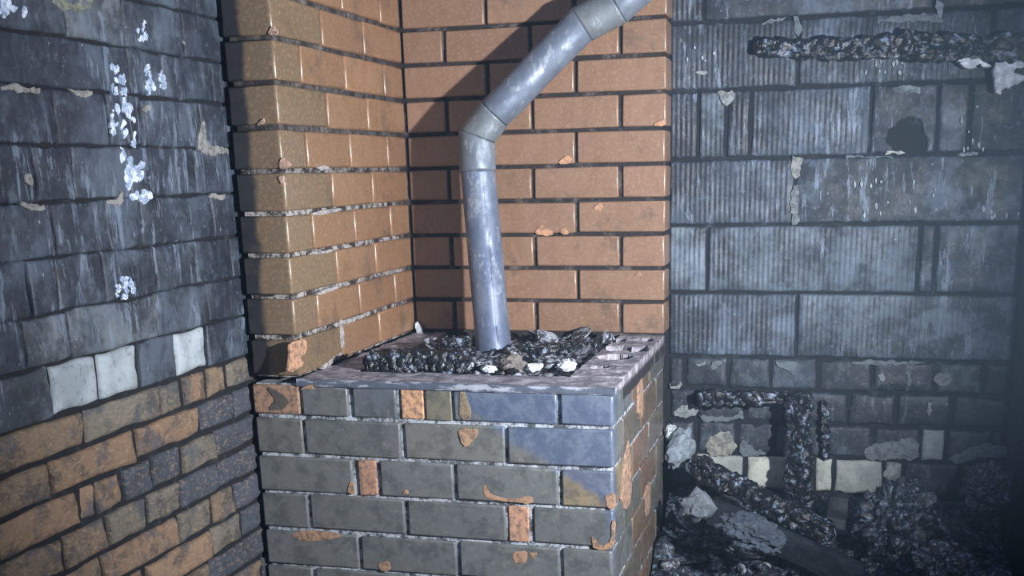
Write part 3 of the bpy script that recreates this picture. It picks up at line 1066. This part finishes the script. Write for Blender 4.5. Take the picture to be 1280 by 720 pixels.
def char_log(name, a, b, wid, hgt, seed, mat, label, cat, up=(0, 0, 1), n=110, m=30, cell=26, amp=.010, taper=(1, 1), sag=0.0, square=.8, flat=True):
    a, b = Vector(a), Vector(b)
    ax = (b - a).normalized(); L = (b - a).length
    u = Vector(up); u = (u - ax * u.dot(ax)).normalized(); s = ax.cross(u)
    sd = Vector((seed * 5.1, seed * 2.3, seed))
    verts, faces = [], []
    for j in range(n + 1):
        t = j / n
        k = taper[0] + (taper[1] - taper[0]) * t
        endf = min(1, math.sqrt(max(0, min(t, 1 - t) * L / (.35 * min(wid, hgt))))) if 0 < j < n else .12
        for i in range(m):
            th = 2 * math.pi * i / m
            c, sn = math.cos(th), math.sin(th)
            q = max(abs(c), abs(sn)) ** square
            p = a + ax * (L * t) + (s * (c * wid / 2) + u * (sn * hgt / 2)) * (k * endf / q)
            p = p + u * (-sag * math.sin(math.pi * t))
            sp = Vector(((p - a).dot(ax) * cell, th * 1.1, 0)) + sd
            d = noise.voronoi(p * cell + sd)[0]
            cr = min(1, (d[1] - d[0]) * 2.2)
            off = amp * (cr - .75) + amp * .8 * noise.fractal(p * 11 + sd, 1, 2, 3) * endf
            dirp = (s * c + u * sn)
            verts.append(p + dirp * off)
    for j in range(n):
        for i in range(m):
            l = (i + 1) % m
            faces.append((j * m + i, j * m + l, (j + 1) * m + l, (j + 1) * m + i))
    faces.append(tuple(range(m - 1, -1, -1))); faces.append(tuple(n * m + i for i in range(m)))
    ctr = (a + b) / 2
    me = mesh(name, [v - ctr for v in verts], faces, not flat)
    o = put(name, me, mat)
    o.location = ctr
    return tag(o, label, cat)


char_log('charred_log', on(455, 452, .018), on(588, 452, .020), .085, .062, 3, 'char', 'black charred wood lump at the left end of the ash bed', 'charred wood', n=110, cell=46, amp=.009)
char_log('charred_log', hit(545, 432, 2, .02), hit(590, 428, 2, .02), .06, .045, 9, 'char', 'short charred chunk left of the flue pipe, under the pipe shadow', 'charred wood', n=60, cell=46, amp=.008)
char_log('charred_log', on(655, 437, .008), on(745, 431, .008), .05, .035, 12, 'char', 'black charred strip behind the white ash, right of the flue pipe', 'charred wood', n=80, cell=46, amp=.008)

# ================================================================= CHARRED TIMBER AND RUBBLE ON THE RIGHT
yb = YB - .045
char_log('charred_beam', hit(941, 60, 1, yb + .01), hit(1300, 61, 1, yb), .06, .062, 1, 'char', 'long charred beam running along the upper block wall', 'beam', n=240, cell=22, amp=.011, taper=(.8, 1.25))
char_log('charred_beam', hit(1125, 48, 1, yb - .015), hit(1245, 60, 1, yb - .015), .05, .045, 4, 'char', 'lumpy charred remnant on top of the long upper beam', 'beam', n=90, cell=30, amp=.014)
for pts, lab in (([(1193, 77), (1212, 75), (1235, 77), (1240, 82), (1222, 85), (1205, 82)], 'white ash streak just under the upper charred beam'),
                 ([(1240, 84), (1262, 74), (1282, 76), (1282, 84), (1262, 90), (1276, 96), (1284, 100), (1262, 108), (1250, 118), (1243, 114), (1246, 100), (1240, 98)], 'curled white ash crust at the right end of the upper beam')):
    w = [hit(x, y, 1, yb - .02) for x, y in pts]
    c = sum(w, Vector()) / len(w)
    o = patch('ash_crust', None, 'white', pts, 1, yb - .022, .008, wob=.011, step=.006, back=.03)
    tag(o, lab, 'ash crust')

yp = .80
char_log('charred_post', hit(999, 655, 1, yp), hit(999, 486, 1, yp + .03), .066, .066, 2, 'char', 'upright charred post standing against the cream bricks', 'post', up=(-.62, -.78, 0), n=170, cell=30, amp=.010, square=.95)
char_log('charred_rail', hit(870, 497, 1, .86), hit(990, 498, 1, .85), .045, .045, 5, 'char', 'short horizontal charred rail meeting the top of the post', 'rail', n=100, cell=30, amp=.009)
char_log('charred_beam', hit(862, 578, 1, .74), hit(1045, 672, 1, .62), .07, .065, 6, 'char', 'charred beam lying diagonally with pale cracked scales', 'beam', n=170, cell=32, amp=.011, square=.9)
char_log('charred_board', hit(885, 636, 1, .66), hit(1080, 724, 1, .54), .03, .085, 7, 'board', 'dark smooth board leaning below the diagonal charred beam', 'board', n=80, cell=8, amp=.003)
char_log('charred_stub', hit(1042, 668, 1, .72), hit(1050, 613, 1, .74), .065, .055, 8, 'board', 'black rounded wooden stub standing right of the post', 'stub', up=(0, -1, 0), n=50, cell=12, amp=.004)
char_log('charred_lath', hit(1030, 500, 1, .89), hit(1034, 575, 1, .89), .03, .025, 14, 'char', 'thin charred lath hanging just right of the post', 'lath', up=(0, -1, 0), n=80, cell=34, amp=.008)


def mound(x, y):
    t = (y + .55) / 1.45
    t = max(0, min(1, t))
    z = FLOOR + .03 + .30 * t * t + .05 * noise.fractal(Vector((x * 4, y * 4, 9)), 1, 2.1, 5)
    d = noise.voronoi(Vector((x * 12, y * 12, 2)))[0]
    z += .045 * (d[1] - d[0])
    d = noise.voronoi(Vector((x * 34, y * 34, 5)))[0]
    z += .014 * (d[1] - d[0])
    z += .05 * math.exp(-((x - .84) / .09) ** 2) * t
    return max(FLOOR - .01, z)


rub = heap('rubble_mound', .786, XR - .004, -.7, YB - .012, mound, 200, 260, 'rubble')
tag(rub, 'heap of burnt rubble and ash on the floor right of the stove', 'rubble', kind='stuff')
for src, (x, y, Y), sz, rot, lab, mat, col in (
        (0, (1122, 650, .70), (.135, .11, .135), (0, 0, .4), 'big crumpled black lump of molten debris right of the stub', 'rubble', None),
        (1, (1235, 610, .78), (.095, .08, .085), (.2, 0, 1.4), 'dusty round lump of debris by the right wall', 'rubble', None),
        (4, (872, 632, .55), (.050, .04, .058), (.3, .6, .2), 'flat grey stone under the diagonal beam', 'stone', (.17, .20, .24)),
        (5, (850, 562, .80), (.050, .04, .070), (0, .3, .9), 'pale grey plaster chunk in the corner behind the stove', 'stone', (.26, .32, .38)),
        (6, (838, 540, .83), (.022, .02, .03), (0, .2, .1), 'small white plaster chip above the grey plaster chunk', 'stone', (.55, .62, .66)),
        (7, (940, 665, .42), (.11, .08, .05), (0, .2, -.5), 'broad ash-dusted slab of debris below the dark board', 'stone', (.06, .08, .115)),
        (2, (1180, 700, .45), (.10, .08, .05), (.1, 0, .9), 'low black lump at the bottom right of the rubble', 'rubble', None)):
    scatter('debris_lump', (LUMPS if mat == 'stone' and src != 7 else BIG)[src], mat, hit(x, y, 1, Y), sz, rot, lab, 'debris', color=col)
rs = random.Random(77)
cnt = 0
items = []
used = []
while cnt < 84:
    x, y = rs.uniform(.81, 1.70), rs.uniform(-.22, .84)
    s = rs.choice([.016, .020, .026, .034, .044])
    z = mound(x, y) + s * .22
    px, py = to_px((x, y, z))
    if px > 1275 or py > 716 or x - s < .795 or x + s > XR - .01: continue
    if any((Vector((x, y)) - u).length < .6 * (s + t) for u, t in used): continue
    used.append((Vector((x, y)), s))
    r = (rs.uniform(-.6, .6), rs.uniform(-.6, .6), rs.uniform(0, 6.3))
    side_ = 'beside the stove' if px < 905 else 'below the dark board' if px < 1060 else 'around the big black lump' if px < 1190 else 'by the right wall'
    where = side_ + (', lowest row' if py > 690 else ', lower row' if py > 665 else ', upper row')
    if cnt % 4 == 0:
        o = scatter('ash_flake', rs.choice(FLAKES), 'rubble', (x, y, z + .006), s * 1.3, r, '', 'ash flake', 'burnt flakes on the rubble heap')
        items.append((o, 'curled burnt flakes', where))
    else:
        m = 'ash' if cnt % 3 == 0 or (px < 960 and cnt % 2) else 'rubble'
        o = scatter('rubble_piece', rs.choice(LUMPS), m, (x, y, z), (s, s * rs.uniform(.5, 1), s * rs.uniform(.4, .8)), r, '', 'rubble piece', 'fragments in the rubble heap')
        items.append((o, 'black fragments' if m == 'rubble' else 'ashy fragments', where))
    cnt += 1
name_each(items)

# ================================================================= SMOKE HAZE
hz = bpy.data.materials.new('thin_blue_smoke')
hz.use_nodes = True
nt = hz.node_tree
nt.nodes.clear()
vs_ = nt.nodes.new('ShaderNodeVolumeScatter')
vs_.inputs['Color'].default_value = (.50, .74, 1, 1)
vs_.inputs['Density'].default_value = .020
vs_.inputs['Anisotropy'].default_value = .1
nt.links.new(vs_.outputs[0], nt.nodes.new('ShaderNodeOutputMaterial').inputs['Volume'])
haze = put('smoke_haze', box_mesh('smoke_haze', -.149, 1.764, -2.2, YB - .001, FLOOR + .001, 1.49))
haze.data.materials.append(hz)
tag(haze, 'thin bluish smoke hanging in the whole room', 'smoke', kind='stuff')
